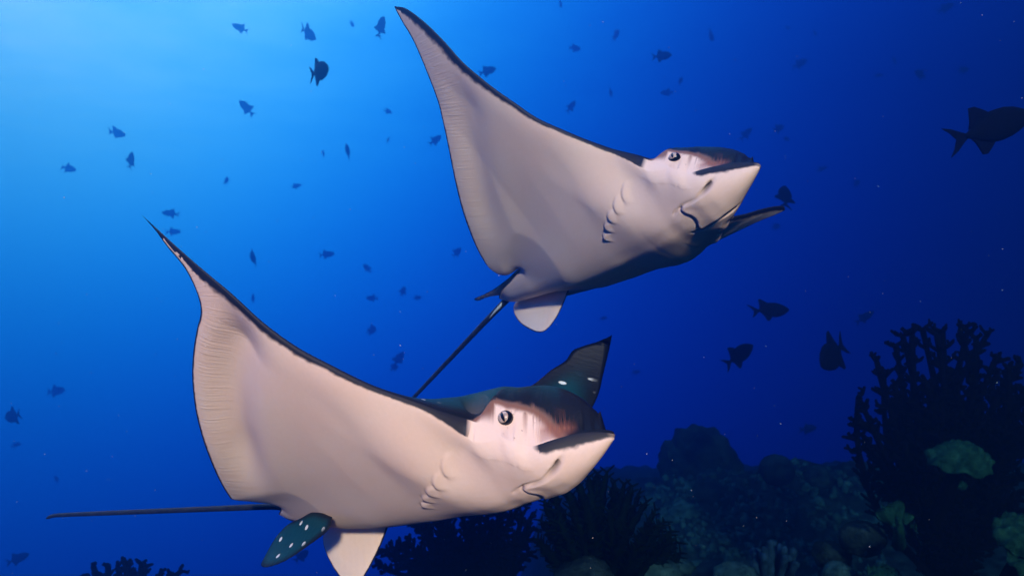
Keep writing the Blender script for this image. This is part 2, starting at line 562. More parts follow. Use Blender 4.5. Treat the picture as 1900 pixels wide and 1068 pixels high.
        bot = relax(bot, 70, .9 * away * (1 - smooth(a, .34, .40)))
        top = relax(top, 40, .8 * away * (1 - smooth(a, .25, .29)))
        top = relax(top, 6, .6 * smooth(edge, .003, .012) * smooth(a, .26, .30) * smooth(np.abs(s - wc), .004, .012))
        # ---------- relief on the belly
        bump = np.zeros(len(P2))
        gills = np.array([(.206, .130), (.176, .121), (.147, .108), (.120, .090), (.096, .068)])
        e1 = np.array([.42, .907]); e2 = np.array([.907, -.42])
        Q = np.stack([a, s], 1)
        slit = np.zeros(len(P2))
        for i in range(5):
            c = gills[i]
            L = .021 - .0022 * i
            x1 = (Q - c) @ e1; x2 = (Q - c) @ e2 - .010 * (x1 / L) ** 2
            lens = np.clip(1 - (x1 / L) ** 2, 0, 1)
            ramp = smooth(x2, .026, .002) * smooth(x2, -.0028, .0004)
            bump += .0040 * lens ** .8 * ramp
            bump -= .0018 * lens * np.exp(-((x2 + .0025) / .0022) ** 2)
            slit = np.maximum(slit, lens * np.exp(-((x2 + .0022) / .0020) ** 2))
        # mouth, nasal curtain and nostrils
        curt = np.array([(.412, .043), (.396, .040), (.380, .0385), (.362, .0375), (.345, .0385), (.331, .0400), (.3225, .0355), (.3245, .026), (.330, .0165), (.335, .008), (.336, -.003)])
        curtc = catmull(curt, .002)
        dcu = dist_poly(Q, curtc)
        region = np.vstack([curtc, [(.445, -.003), (.445, .024), (.425, .038)]])
        ins = inside_poly(Q, region)
        sd = np.where(ins, dcu, -dcu)
        lowr = smooth(a, .43, .37)
        bump += .0045 * smooth(sd, -.0016, .0030) * np.exp(-np.clip(sd, 0, None) / .030) * lowr
        crease = np.exp(-((sd + .002) / .0022) ** 2) * smooth(a, .425, .405)
        bump -= .0028 * crease
        nos = np.exp(-(((Q - [.397, .0425]) @ [.99, .12]) / .014) ** 2 - (((Q - [.397, .0425]) @ [-.12, .99]) / .0038) ** 2)
        bump -= .016 * nos
        # fold running on from the mouth corner
        fold = catmull([(.326, .039), (.314, .0385), (.300, .034)], .002)
        df = dist_poly(Q, fold)
        bump -= .0030 * np.exp(-(df / .0022) ** 2)
        # chin behind the mouth
        bump += .004 * np.exp(-((a - .305) / .022) ** 2 - (s / .035) ** 2)
        cheek = .004 * np.exp(-((a - .215) / .05) ** 2 - ((s - .085) / .03) ** 2)
        bump += cheek
        # ---------- relief on the back: spiracle, brow, eye socket
        sp = np.exp(-(((a - .262) / .020) ** 2 + ((s - .112) / .017) ** 2) ** 1.5)
        top = top - .045 * sp * np.clip(top / .05, 0, 1)
        top = top + .010 * np.exp(-(((a - .288) / .012) ** 2 + ((s - .112) / .02) ** 2)) * (1 - onE)
        hf = np.where(HT > .01, np.clip(top / np.maximum(HT, .01), 0, 1.2), 1.0)
        top = np.where(onE, 0, top); botv = np.where(onE, 0, np.maximum(bot + np.where(s < .2, bump * np.where((P2[:, 1] < 0) & (a < .26), .35, 1.0), 0), .0004))
        cm = np.where(onE, 0, cm)
        V_top = self.place(P2[:, 0], P2[:, 1], cm + top)
        V_bot = self.place(P2[:, 0], P2[:, 1], cm - botv)
        N2 = len(P2)
        bid = np.arange(N2) + N2
        bid[onE] = np.arange(N2)[onE]
        # mesh: top faces wound one way, belly faces the other; plan (a, s) is left-handed seen from above
        faces = np.vstack([F2[:, ::-1], bid[F2]])
        midx = np.concatenate([np.zeros(len(F2), int), np.ones(len(F2), int)])
        V = np.vstack([V_top, V_bot])
        # ---------- pigment masks, plus shade painted into the belly's recesses
        z = np.zeros(N2)
        rim = np.where(dL2 < dTE2, np.interp(s, [.14, .30, .45, .62, .74, .85], [.004, .0050, .011, .023, .024, .016]), np.interp(s, [.1, .3, .55, .75], [.0045, .006, .0045, .004]))
        headrim = np.interp(a, [.30, .372, .392, .44, .48, .5], [.0002, .0002, .0040, .0045, .003, .002])
        rim = np.where(a > .29, headrim, rim * smooth(s, .136, .16))
        rim = np.where((dT2 < dL2) & (a < -.2) & (s < .12), .003, rim)
        recess_shade = np.clip(slit * .22 + nos * 1.0 + .18 * crease, 0, 1)  # shade of slits, nostrils and crease put into the colour
        pale = smooth(a - .05 * hf, .274, .292) * (1 - smooth(a + .069 * hf, .396, .446)) * (1 - smooth(hf, .40, .68)) * (a > .262)
        ringe = np.exp(-(((a - .328) / .020) ** 2)) * smooth(hf, .10, .30)
        pale = np.maximum(pale, (s > .1) * smooth(a, .25, .28) * (edge < .006) * 0)
        brown = smooth(a, .362, .400) * (1 - smooth(hf, .18, .34)) * smooth(edge, .0005, .004) * (1 - smooth(a, .42, .45))
        brown = np.maximum(brown, .5 * smooth(a, .40, .42) * (1 - smooth(a, .43, .45)) * (1 - smooth(hf, .35, .6)) * (edge > .006))
        brown = np.maximum(brown, .30 * sp)
        spots = smooth(s, .17, .25) * smooth(edge, .004, .010)
        rimd = np.maximum(1 - smooth(edge, .004, .035), smooth(a, .385, .42))
        freckle = pale * (a > .33)
        ab = lambda x, y: np.concatenate([x, y])
        tr = np.exp(-((dTE2 - .03) / .05) ** 2) * smooth(s, .12, .25)
        # coordinate along / across the trailing edge for the fin rays
        seg = np.argmin(((P[:, None, :] - TEc[None, ::3, :]) ** 2).sum(-1), 1) * 3
        arc = np.concatenate([[0], np.cumsum(np.hypot(*np.diff(TEc, axis=0).T))])
        al = arc[np.clip(seg, 0, len(arc) - 1)]
        tt = np.gradient(TEc, axis=0); tt /= np.linalg.norm(tt, axis=1)[:, None] + 1e-12
        al = al + ((P - TEc[seg]) * tt[seg]).sum(1)
        fr = np.stack([np.tile(al, 2) * 210, dTE2 * 9, z], 1)
        attrs = {
            'plan': np.vstack([np.stack([P2[:, 0], P2[:, 1], top], 1), np.stack([P2[:, 0], P2[:, 1], .3 - botv], 1)]),
            'edge': ab(edge, edge), 'rim': ab(rim, rim), 'recess_shade': ab(z, recess_shade), 'pale': ab(pale, z),
            'brown': ab(brown, z), 'spots': ab(spots, z), 'rimdark': ab(rimd, z), 'freckle': ab(freckle, z),
            'trail': ab(z, tr), 'finray': np.vstack([fr, fr]),
        }
        used = np.zeros(len(V), bool); used[faces.ravel()] = True
        remap = np.cumsum(used) - 1
        V, faces = V[used], remap[faces]
        attrs = {k_: v_[used] for k_, v_ in attrs.items()}
        body = mesh_obj('body', V, faces, [BACK, BELLY], root, True, midx, attrs)
        # ---------- eyes
        for side in (1, -1):
            c = self.body(.332, side * .1040, .036)
            out_dir = self.M @ np.array([.22, side * .97, -.10]); out_dir /= np.linalg.norm(out_dir)
            fwd = self.M @ np.array([1.0, 0, 0])
            self.eye(root, c, out_dir, fwd)
        return root

    def eye(self, root, c, n, fwd):
        upv = np.cross(n, fwd); upv /= np.linalg.norm(upv)
        fw = np.cross(upv, n); fw /= np.linalg.norm(fw)
        if upv @ self.M[:, 2] < 0: upv = -upv
        R_ = .0150
        def cap(name, ang_u, ang_f, rad, mat, parent, tilt=0.0, rings=8, segs=28):
            vs, fs = [], []
            vs.append(c + n * rad)
            for i in range(1, rings + 1):
                for j in range(segs):
                    ph = 2 * math.pi * j / segs
                    x, y = math.cos(ph) * ang_f * i / rings, math.sin(ph) * ang_u * i / rings
                    x, y = x * math.cos(tilt) - y * math.sin(tilt), x * math.sin(tilt) + y * math.cos(tilt)
                    th = math.hypot(x, y); 
                    q = n * math.cos(th) + (fw * x + upv * y) / max(th, 1e-9) * math.sin(th)
                    vs.append(c + q * rad)
            for j in range(segs):
                fs.append((0, 1 + j, 1 + (j + 1) % segs))
            for i in range(rings - 1):
                for j in range(segs):
                    a0 = 1 + i * segs + j; a1 = 1 + i * segs + (j + 1) % segs
                    fs.append((a0, a0 + segs, a1 + segs, a1))
            return mesh_obj(name, vs, fs, mat, parent)
        ball = cap('eye', 2.3, 2.3, R_, EYE_BLACK, root, rings=14)
        for nm, au, af, rr, mt, ti in (('iris', .80, .72, R_ * 1.012, EYE_IRIS, 0), ('pupil', .70, .20, R_ * 1.024, EYE_BLACK, .28)):
            o = cap(nm, au, af, rr, mt, root, ti)
            o.parent = ball

def tube(name, pts, rads, mat, parent, segs=10):
    pts = np.asarray(pts, float)
    vs, fs = [], []
    ref = np.array([0.1, 0.2, 1.0])
    T = np.gradient(pts, axis=0)
    for i, (p, r) in enumerate(zip(pts, rads)):
        t = T[i] / np.linalg.norm(T[i])
        x = np.cross(t, ref); x /= np.linalg.norm(x)
        y = np.cross(t, x)
        for j in range(segs):
            ph = 2 * math.pi * j / segs
            vs.append(p + (x * math.cos(ph) + y * math.sin(ph)) * r)
    for i in range(len(pts) - 1):
        for j in range(segs):
            a0, a1 = i * segs + j, i * segs + (j + 1) % segs
            fs.append((a0, a1, a1 + segs, a0 + segs))
    fs.append(tuple(range(segs))[::-1])
    fs.append(tuple(range((len(pts) - 1) * segs, len(pts) * segs)))
    return mesh_obj(name, vs, fs, mat, parent)

# ------------------------------------------------------------------ the two rays
RAY_A = Ray(M=[[0.79447, -0.60697, 0.02018], [-0.51789, -0.65977, 0.54451], [0.31719, 0.44305, 0.83851]], t=[-0.213, 1.45813, -0.4229],
            thR=[14, 28, 36, 40, 42], thL=[31, 43.8, 56.6, 68.8], uR=-.02, uL=.01, sweep=.64, twist=-1.85,
            LE=[[0.2049, 0.2508], [0.2508, 0.2244], [0.2799, 0.2039], [0.3094, 0.1849], [0.3806, 0.1452], [0.4404, 0.1085], [0.5096, 0.0784], [0.5863, 0.0543], [0.6606, 0.0229], [0.7179, -0.0011], [0.7483, -0.0137], [0.7775, -0.0264]],
            TE=[[0.7775, -0.0264], [0.7447, -0.0175], [0.7061, -0.0132], [0.669, -0.006], [0.6407, -0.0074], [0.612, -0.0153], [0.5882, -0.0285], [0.5732, -0.0458], [0.56, -0.0693], [0.5282, -0.1151], [0.4868, -0.165], [0.4299, -0.2199], [0.3748, -0.2643], [0.3166, -0.3085], [0.2526, -0.3579], [0.1962, -0.4018], [0.1732, -0.416], [0.1381, -0.3976], [0.1025, -0.3791]],
            tail_out=[(-.378, .080), (-.392, .058), (-.42, .040), (-.45, .022), (-.462, .012), (-.466, 0)], seed=3, stretch=1.0, camber=.031)
RAY_B = Ray(M=[[0.6052, -0.72121, 0.33703], [-0.72965, -0.33324, 0.59713], [0.31834, 0.6073, 0.72791]], t=[0.25298, 1.85882, 0.11527],
            thR=[5, 12, 16, 18, 18], thL=[55.9, 52.2, 52.9, 51.7], uR=-.045, uL=.03, sweep=.37, twist=.60,
            LE=[[0.1703, 0.2573], [0.2114, 0.2238], [0.2624, 0.1906], [0.3249, 0.1544], [0.3898, 0.1175], [0.4508, 0.0949], [0.5028, 0.075], [0.558, 0.0572], [0.6164, 0.0415], [0.6804, 0.0335], [0.7427, 0.0205], [0.7877, 0.0051], [0.8142, -0.0089], [0.8358, -0.0319]],
            TE=[[0.8358, -0.0319], [0.8029, -0.0385], [0.7443, -0.0453], [0.6758, -0.0659], [0.5958, -0.0964], [0.5468, -0.1237], [0.4891, -0.1601], [0.4052, -0.2173], [0.3306, -0.2657], [0.2574, -0.3067], [0.2009, -0.3349], [0.1416, -0.3561], [0.1024, -0.354], [0.0835, -0.3393], [0.0767, -0.3189], [0.0769, -0.2937], [0.0733, -0.2779]],
            tail_out=[(-.30, .068), (-.35, .055), (-.41, .042), (-.45, .022), (-.462, .012), (-.466, 0)], seed=5, camber=.010)
ra = RAY_A.build('eagle ray with dark spotted pelvic fin, swimming low over the reef', 'eagle rays')
rb = RAY_B.build('eagle ray gliding above the other, belly and both nostrils showing', 'eagle rays')

def fin(ray, root, pix, point, along, down, pale_side_towards_cam, bow=.012):
    """pelvic fin: its outline lies on the plane through 'point' spanned by the two body directions"""
    p0 = ray.body(*point)
    d1 = ray.M @ np.array(along, float); d1 /= np.linalg.norm(d1)
    d2 = ray.M @ np.array(down, float); d2 /= np.linalg.norm(d2)
    d2 = d2 - (d2 @ d1) * d1; d2 /= np.linalg.norm(d2)
    n = np.cross(d1, d2)
    o = np.array([0, 0, ZC])
    if n @ (o - p0) < 0: n = -n                       # n looks at the viewer's side
    C = []
    for px, py in pix:
        d = np.array([(px - 950) / F, 1, (534 - py) / F])
        lam = ((p0 - o) @ n) / (d @ n)
        q = o + d * lam - p0
        C.append((q @ d1, q @ d2))
    C = np.array(C + [C[0]])
    C = catmull(C, .004)[:-1]
    g = .0065
    lo, hi = C.min(0), C.max(0)
    G = np.array([(x + (g / 2 if j % 2 else 0), y) for j, y in enumerate(np.arange(lo[1], hi[1], g * .866)) for x in np.arange(lo[0], hi[0], g)])
    Cc = np.vstack([C, C[:1]])
    tang = np.roll(C, -1, 0) - np.roll(C, 1, 0)
    nr = np.stack([-tang[:, 1], tang[:, 0]], 1); nr /= np.linalg.norm(nr, axis=1)[:, None] + 1e-12
    if inside_poly(C + nr * .001, C).mean() < .5: nr = -nr
    pts = [C]
    for off in (.0025, .006):
        Q = C + nr * off
        Q = Q[inside_poly(Q, C)]
        pts.append(Q[dist_poly(Q, Cc) > off * .9])
    G = G[inside_poly(G, C)]; G = G[dist_poly(G, Cc) > .009]
    pts.append(G)
    allp = np.vstack(pts)
    m = len(C)
    v2, e2, f2, *_ = delaunay_2d_cdt([Vector((float(x), float(y))) for x, y in allp], [(i, (i + 1) % m) for i in range(m)], [], 1, 1e-6)
    P = np.array([(v.x, v.y) for v in v2]); Fc = np.array(f2)
    Fc = Fc[inside_poly(P[Fc].mean(1), C)]
    ar = np.cross(P[Fc[:, 1]] - P[Fc[:, 0]], P[Fc[:, 2]] - P[Fc[:, 0]])
    Fc[ar < 0] = Fc[ar < 0][:, ::-1]
    d = dist_poly(P, Cc); onE = d < 1e-5
    span = (P[:, 1] - lo[1]) / (hi[1] - lo[1])
    th = np.where(onE, 0, np.sqrt(np.clip(d / .03, 0, 1)) * (.0085 - .0060 * span))
    mid_ = -bow * np.sin(np.clip(span, 0, 1) * math.pi) + 0.0003 * np.sin(P[:, 0] * 300) * span
    base = p0 + P[:, :1] * d1 + P[:, 1:] * d2
    V = np.vstack([base + (mid_ + th)[:, None] * n, base + (mid_ - th)[:, None] * n])
    N = len(P); bid = np.arange(N) + N; bid[onE] = np.arange(N)[onE]
    if np.cross(d1, d2) @ n < 0: Fc = Fc[:, ::-1]
    faces = np.vstack([Fc, bid[Fc][:, ::-1]])
    a_, b_ = (1, 0) if pale_side_towards_cam else (0, 1)
    midx = np.concatenate([np.full(len(Fc), a_), np.full(len(Fc), b_)])
    z = np.zeros(2 * N); d2_ = np.tile(d, 2); sp2 = np.tile(span, 2)
    plan = np.stack([np.tile(P[:, 0], 2) * .85 + .37, np.tile(P[:, 1], 2) * .85 + .21, z], 1)
    fr = np.stack([np.tile(np.arctan2(P[:, 0] - P[:, 0].mean(), P[:, 1] - lo[1] + .12), 2) * 42, sp2 * 1.5, z], 1)
    attrs = {'plan': plan, 'edge': d2_, 'rim': z + .0035, 'recess_shade': z, 'pale': z, 'brown': z, 'spots': smooth(d2_, .008, .02), 'rimdark': 1 - smooth(d2_, .002, .02), 'freckle': z, 'trail': sp2 * .12, 'finray': fr}
    used = np.zeros(len(V), bool); used[faces.ravel()] = True
    rm = np.cumsum(used) - 1
    o_ = mesh_obj('pelvic_fin', V[used], rm[faces], [BACK, BELLY], root, True, midx, {k: v[used] for k, v in attrs.items()})
    return o_

f1 = fin(RAY_A, ra, [(724, 958), (712, 985), (692, 1030), (674, 1068), (662, 1088), (645, 1085), (622, 1064), (603, 1036), (594, 1008), (600, 985), (632, 960), (680, 948)],
         (-.35, -.055, -.03), (1, -.1, 0), (0, -.30, -.95), True)
f2 = fin(RAY_A, ra, [(612, 955), (600, 978), (566, 1006), (528, 1038), (498, 1051), (482, 1046), (486, 1024), (503, 996), (530, 972), (556, 960), (585, 948)],
         (-.40, .045, -.02), (1, .1, 0), (0, .35, -.93), False)
f3 = fin(RAY_B, rb, [(1058, 522), (1044, 552), (1028, 590), (1015, 610), (1002, 616), (984, 611), (960, 596), (949, 577), (953, 560), (976, 540), (1015, 520)],
         (-.35, -.055, -.03), (1, -.1, 0), (0, -.35, -.93), True)
f4 = fin(RAY_B, rb, [(990, 505), (962, 500), (944, 516), (918, 536), (898, 547), (880, 555), (888, 559), (908, 552), (945, 548), (985, 548)],
         (-.40, .045, -.01), (1, 0, 0), (0, .9, -.35), True, bow=.004)

def curve_pts(P, n):
    P = catmull(np.array(P, float), 1e9)
    return P
def spline3(P, n):
    P = np.asarray(P, float)
    Q = np.vstack([2 * P[0] - P[1], P, 2 * P[-1] - P[-2]])
    out = []
    for i in range(1, len(Q) - 2):
        p0, p1, p2, p3 = Q[i - 1:i + 3]
        for k in range(n):
            t = k / n
            out.append(.5 * (2 * p1 + (p2 - p0) * t + (2 * p0 - 5 * p1 + 4 * p2 - p3) * t * t + (3 * p1 - p0 - 3 * p2 + p3) * t ** 3))
    return np.array(out + [P[-1]])

tA = spline3([RAY_A.body(-.36, 0, .0), RAY_A.body(-.44, 0, .006), at(505, 939, 1.72), at(400, 943, 1.80), at(250, 949, 1.90), at(130, 954, 1.97), at(100, 956, 1.985), at(86, 961, 1.99)], 8)
n = len(tA); k = np.linspace(0, 1, n)
tube('tail', tA, np.interp(k, [0, .1, .2, .6, .95, 1], [.020, .014, .0085, .0068, .0048, .002]), TAIL, ra)
tB = spline3([RAY_B.body(-.36, 0, .0), RAY_B.body(-.43, 0, .002), at(940, 556, 2.19), at(900, 597, 2.27), at(830, 671, 2.42), at(760, 745, 2.58), at(735, 772, 2.64)], 8)
n = len(tB); k = np.linspace(0, 1, n)
tube('tail', tB, np.interp(k, [0, .1, .25, .6, .95, 1], [.022, .016, .0115, .0085, .006, .003]), TAIL, rb)
sB = spline3([at(944, 545, 2.185), at(930, 565, 2.20), at(918, 578, 2.22), at(908, 590, 2.245)], 5)
tube('sting', sB, np.interp(np.linspace(0, 1, len(sB)), [0, .3, 1], [.0045, .0052, .0012]), STING, rb, 8)

# ------------------------------------------------------------------ the water itself
def make_haze():
    m = bpy.data.materials.new('sea_water')
    m.use_nodes = True
    nt = m.node_tree
    nt.nodes.clear()
    out = nd(nt, 'ShaderNodeOutputMaterial')
    v = nd(nt, 'ShaderNodeVolumePrincipled')
    v.inputs['Color'].default_value = (0.01, 0.105, 0.37, 1)
    v.inputs['Absorption Color'].default_value = (0.096, 0.40, 0.757, 1)
    v.inputs['Density'].default_value = HAZE_DENSITY
    v.inputs['Anisotropy'].default_value = 0.85
    nt.links.new(v.outputs[0], out.inputs['Volume'])
    return m
HAZE_DENSITY = 0.36
x0, x1, y0, y1, z0, z1 = -12.0, 12.0, -0.4, 14.4, -8.0, 9.5
hv = [(x, y, z) for x in (x0, x1) for y in (y0, y1) for z in (z0, z1)]
hf_ = [(0, 1, 3, 2), (4, 6, 7, 5), (0, 4, 5, 1), (2, 3, 7, 6), (0, 2, 6, 4), (1, 5, 7, 3)]
haze = mesh_obj('haze', hv, hf_, make_haze(), None, False)
tag(haze, 'blue sea water fading distant fish and reef', 'water', kind='stuff')

# ------------------------------------------------------------------ reef
RNG = np.random.default_rng(11)
def ico(sub=2):
    bm = bmesh.new()
    bmesh.ops.create_icosphere(bm, subdivisions=sub, radius=1.0)
    v = np.array([p.co[:] for p in bm.verts]); f = [tuple(q.index for q in fc.verts) for fc in bm.faces]
    bm.free()
    return v, np.array(f)
ICO = {k: ico(k) for k in (1, 2, 3, 4, 5)}

def vnoise(P, scale, seed=0, octaves=4):
    """cheap smooth value noise: sums of rotated sines"""
    r = np.random.default_rng(seed)
    out = np.zeros(len(P)); amp = 1.0; tot = 0
    for o in range(octaves):
        acc = np.zeros(len(P))
        for k in range(5):
            w = r.normal(size=3); w /= np.linalg.norm(w)
            acc += np.sin(P @ w * scale * (2 ** o) * (0.7 + .6 * r.random()) + r.random() * 6.28)
        out += amp * acc / 3.0; tot += amp; amp *= .55
    return out / tot

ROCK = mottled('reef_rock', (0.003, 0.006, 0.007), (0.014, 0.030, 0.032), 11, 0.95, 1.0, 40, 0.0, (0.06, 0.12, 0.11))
ROCK_PALE = mottled('coral_rock_blue_green', (0.006, 0.020, 0.024), (0.030, 0.085, 0.088), 14, 0.9, 1.0, 60, 0.0, (0.12, 0.25, 0.23))
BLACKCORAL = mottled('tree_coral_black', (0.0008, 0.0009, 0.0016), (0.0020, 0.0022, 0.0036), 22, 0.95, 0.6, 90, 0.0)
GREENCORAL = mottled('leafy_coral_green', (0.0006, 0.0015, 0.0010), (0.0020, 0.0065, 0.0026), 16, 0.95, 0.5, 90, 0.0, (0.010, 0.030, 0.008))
PLATE = mottled('plate_coral_green', (0.003, 0.018, 0.014), (0.010, 0.052, 0.036), 26, 0.9, 0.7, 120, 0.0, (0.025, 0.10, 0.06))
FINGER = mottled('finger_coral_blue', (0.004, 0.014, 0.028), (0.014, 0.045, 0.085), 24, 0.9, 0.6, 120, 0.0, (0.04, 0.11, 0.17))

def seabed_z(x, y):
    """reef crest on the right, falling away to the left into deep water"""
    side = smooth(x, -1.6, .9)
    base = ZC - 9.0 + (9.0 - 2.0) * side
    crest = .36 * np.exp(-((y - 5.6 - .15 * (x - 2)) / .85) ** 2) * smooth(x, .5, 1.6)
    crest2 = .75 * np.exp(-((y - 2.6) / .8) ** 2) * smooth(x, .9, 2.2)
    back = -.35 * np.clip(y - 7.0, 0, None)
    near = .62 * np.exp(-((y - 2.7) / .75) ** 2) * np.exp(-((x - .45) / .9) ** 2)
    return base + crest + crest2 + back * (1 - .3 * side) + near
nx, ny = 250, 190
gx = np.concatenate([np.linspace(-9.7, -1.5, 50), np.linspace(-1.4, 5.0, 160), np.linspace(5.2, 9.7, 40)])
gy = np.concatenate([np.linspace(-.3, 1.2, 15), np.linspace(1.3, 7.5, 130), np.linspace(7.6, 10.2, 45)])
GX, GY = np.meshgrid(gx, gy, indexing='ij')
P = np.stack([GX.ravel(), GY.ravel()], 1)
Z = seabed_z(P[:, 0], P[:, 1])
P3 = np.stack([P[:, 0], P[:, 1], Z], 1)
n1 = vnoise(P3, 2.2, 1, 3); n2 = vnoise(P3, 9.0, 2, 4)
Z = np.maximum(Z + .11 * n1 + .075 * np.abs(n2) + .03 * vnoise(P3, 26.0, 3, 2), -7.0)
from bisect import bisect
ZG = Z.reshape(GX.shape)
def ground(x, y):
    i = min(max(bisect(gx, x) - 1, 0), len(gx) - 2); j = min(max(bisect(gy, y) - 1, 0), len(gy) - 2)
    return float(ZG[i:i + 2, j:j + 2].mean())
vs = np.stack([P[:, 0], P[:, 1], Z], 1)
fs = [(i * ny + j, (i + 1) * ny + j, (i + 1) * ny + j + 1, i * ny + j + 1) for i in range(nx - 1) for j in range(ny - 1)]
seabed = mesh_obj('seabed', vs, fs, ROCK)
tag(seabed, 'dark reef slope falling away into deep blue water', 'seabed', kind='structure')

def rock(name, c, size, mat, seed, sub=4, rough=.22, freq=2.2, shear=0.0, flat_bottom=-.5, parent=None):
    v, f = ICO[sub]
    p = v.copy()
    d = 1 + rough * vnoise(v, freq, seed, 4) + rough * .55 * np.abs(vnoise(v, freq * 4, seed + 7, 4)) + .03 * vnoise(v, 24, seed + 3, 2)
    p = p * d[:, None]
    p[:, 2] = np.maximum(p[:, 2], flat_bottom * 1.6)
    p = p * np.array(size)
    p[:, 0] += shear * (size[2] - p[:, 2])
    return mesh_obj(name, p + np.array(c), f, mat, parent)

# big bommie on the crest with smaller heads round its foot
c = at(1285, 885, 6.1)
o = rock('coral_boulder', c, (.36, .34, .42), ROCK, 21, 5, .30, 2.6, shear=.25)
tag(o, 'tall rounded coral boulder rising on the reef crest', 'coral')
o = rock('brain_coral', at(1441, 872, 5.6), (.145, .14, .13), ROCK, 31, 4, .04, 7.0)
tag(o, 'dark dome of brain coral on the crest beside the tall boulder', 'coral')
small = [(1225, 935, 5.6, .17, 'lumpy coral mound below the left foot of the tall boulder'),
         (1320, 925, 5.4, .19, 'lumpy coral mound below the right foot of the tall boulder'),
         (1395, 893, 5.7, .12, 'low coral mound between the tall boulder and the dark dome'),
         (1270, 955, 5.2, .16, 'lumpy coral mound in front of the tall boulder'),
         (1520, 880, 5.6, .13, 'low coral mound on the crest right of the dark dome'),
         (1590, 868, 5.7, .14, 'low coral mound on the crest beside the black tree coral')]
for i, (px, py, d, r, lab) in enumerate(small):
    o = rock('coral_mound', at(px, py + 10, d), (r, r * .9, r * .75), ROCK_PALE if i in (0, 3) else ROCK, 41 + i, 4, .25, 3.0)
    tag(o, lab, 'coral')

# crust of small growths on the lit top of the crest
vv, ff = [], []
iv, jf = ICO[1]
n = 0
for k in range(900):
    px = RNG.uniform(1195, 1640); 
    y = RNG.uniform(4.5, 5.9)
    x = (px - 950) / F * y
    z = ground(x, y)
    s = RNG.uniform(.010, .030) * RNG.choice([1, 1, 1.6])
    q = iv * (1 + .25 * RNG.normal(size=(len(iv), 1))) * s * np.array([1, 1, RNG.uniform(.6, 1.6)])
    vv.append(q + [x, y, z]); ff.append(jf + n); n += len(iv)
o = mesh_obj('coral_cover', np.vstack(vv), np.vstack(ff), ROCK_PALE, None)
tag(o, 'crust of small coral growths covering the reef crest', 'coral', kind='stuff')

# ------------------------------------------------------------------ branching corals
def limb(pts, r0, r1, segs=7, knob=0.0, seed=0):
    r_ = np.random.default_rng(seed)
    pts = np.asarray(pts, float); n = len(pts)
    T = np.gradient(pts, axis=0)
    vs, fs = [], []
    for i in range(n):
        t = T[i] / (np.linalg.norm(T[i]) + 1e-9)
        x = np.cross(t, [.3, .9, .1]); x /= np.linalg.norm(x); y = np.cross(t, x)
        r = r0 + (r1 - r0) * i / (n - 1)
        for j in range(segs):
            ph = 2 * math.pi * j / segs
            rr = r * (1 + knob * r_.uniform(-1, 1))
            vs.append(pts[i] + (x * math.cos(ph) + y * math.sin(ph)) * rr)
    for i in range(n - 1):
        for j in range(segs):
            a0, a1 = i * segs + j, i * segs + (j + 1) % segs
            fs.append((a0, a1, a1 + segs, a0 + segs))
    vs.append(pts[-1] + T[-1] / (np.linalg.norm(T[-1]) + 1e-9) * r1 * .9)
    e = len(vs) - 1
    for j in range(segs):
        fs.append(((n - 1) * segs + j, (n - 1) * segs + (j + 1) % segs, e))
    return vs, fs

def bushy(name, base, tips, r_base, r_tip, mat, label, cat, knob_len, seed, steps=12, droop=.15, knob_every=1, twig=2, parts='branch', group=None, spread=.55):
    """colony with one trunk and many knobbly branches: each branch is a part"""
    r_ = np.random.default_rng(seed)
    root = empty(name, base)
    tag(root, label, cat, group)
    bpy.context.view_layer.update()
    base = np.asarray(base, float)
    top = base + (np.mean(tips, 0) - base) * spread
    v, f = limb([base - [0, 0, .15], base, base + (top - base) * .5, top], r_base * 1.5, r_base, 9, .12, seed)
    mesh_obj('trunk', v, f, mat, root)
    for bi, tip in enumerate(tips):
        tip = np.asarray(tip, float)
        start = base + (top - base) * r_.uniform(.1, 1.0)
        mid = start + (tip - start) * .5 + r_.normal(size=3) * .10 * np.linalg.norm(tip - start) + np.array([0, 0, -droop * .25 * np.linalg.norm(tip - start)])
        t = np.linspace(0, 1, steps)[:, None]
        pts = (1 - t) ** 2 * start + 2 * t * (1 - t) * mid + t ** 2 * tip
        V, Fs = limb(pts, r_base * .8, r_tip, 6, .22, seed * 100 + bi)
        V = list(V); Fs = list(Fs)
        d = (tip - start) / np.linalg.norm(tip - start)
        for i in range(2, steps, knob_every):
            for k in range(twig):
                side = r_.normal(size=3); side -= side @ d * d; side /= np.linalg.norm(side)
                ln = knob_len * r_.uniform(.5, 1.2) * (1.1 - .45 * i / steps)
                p0 = pts[i]
                p1 = p0 + (side * .8 + d * .55) * ln
                v2, f2 = limb([p0, (p0 + p1) / 2 + r_.normal(size=3) * ln * .08, p1], r_tip * .9, r_tip * .62, 5, .2, bi * 77 + i)
                o_ = len(V)
                V += v2; Fs += [tuple(q + o_ for q in g) for g in f2]
                for m_ in range(2):                       # little knobs on the twig
                    b0 = p0 + (p1 - p0) * r_.uniform(.45, .95)
                    kd = r_.normal(size=3); kd /= np.linalg.norm(kd)
                    v2, f2 = limb([b0, b0 + (kd * .7 + d * .4) * ln * .38], r_tip * .6, r_tip * .42, 5, .2, bi * 7 + i + m_)
                    o_ = len(V)
                    V += v2; Fs += [tuple(q + o_ for q in g) for g in f2]
        mesh_obj(parts, V, Fs, mat, root)
    return root

def px_tips(spec, d0, spread, seed, jit=0):
    r_ = np.random.default_rng(seed)
    return [at(px + r_.normal() * jit, py + r_.normal() * jit, d0 + r_.uniform(-spread, spread)) for px, py in spec]

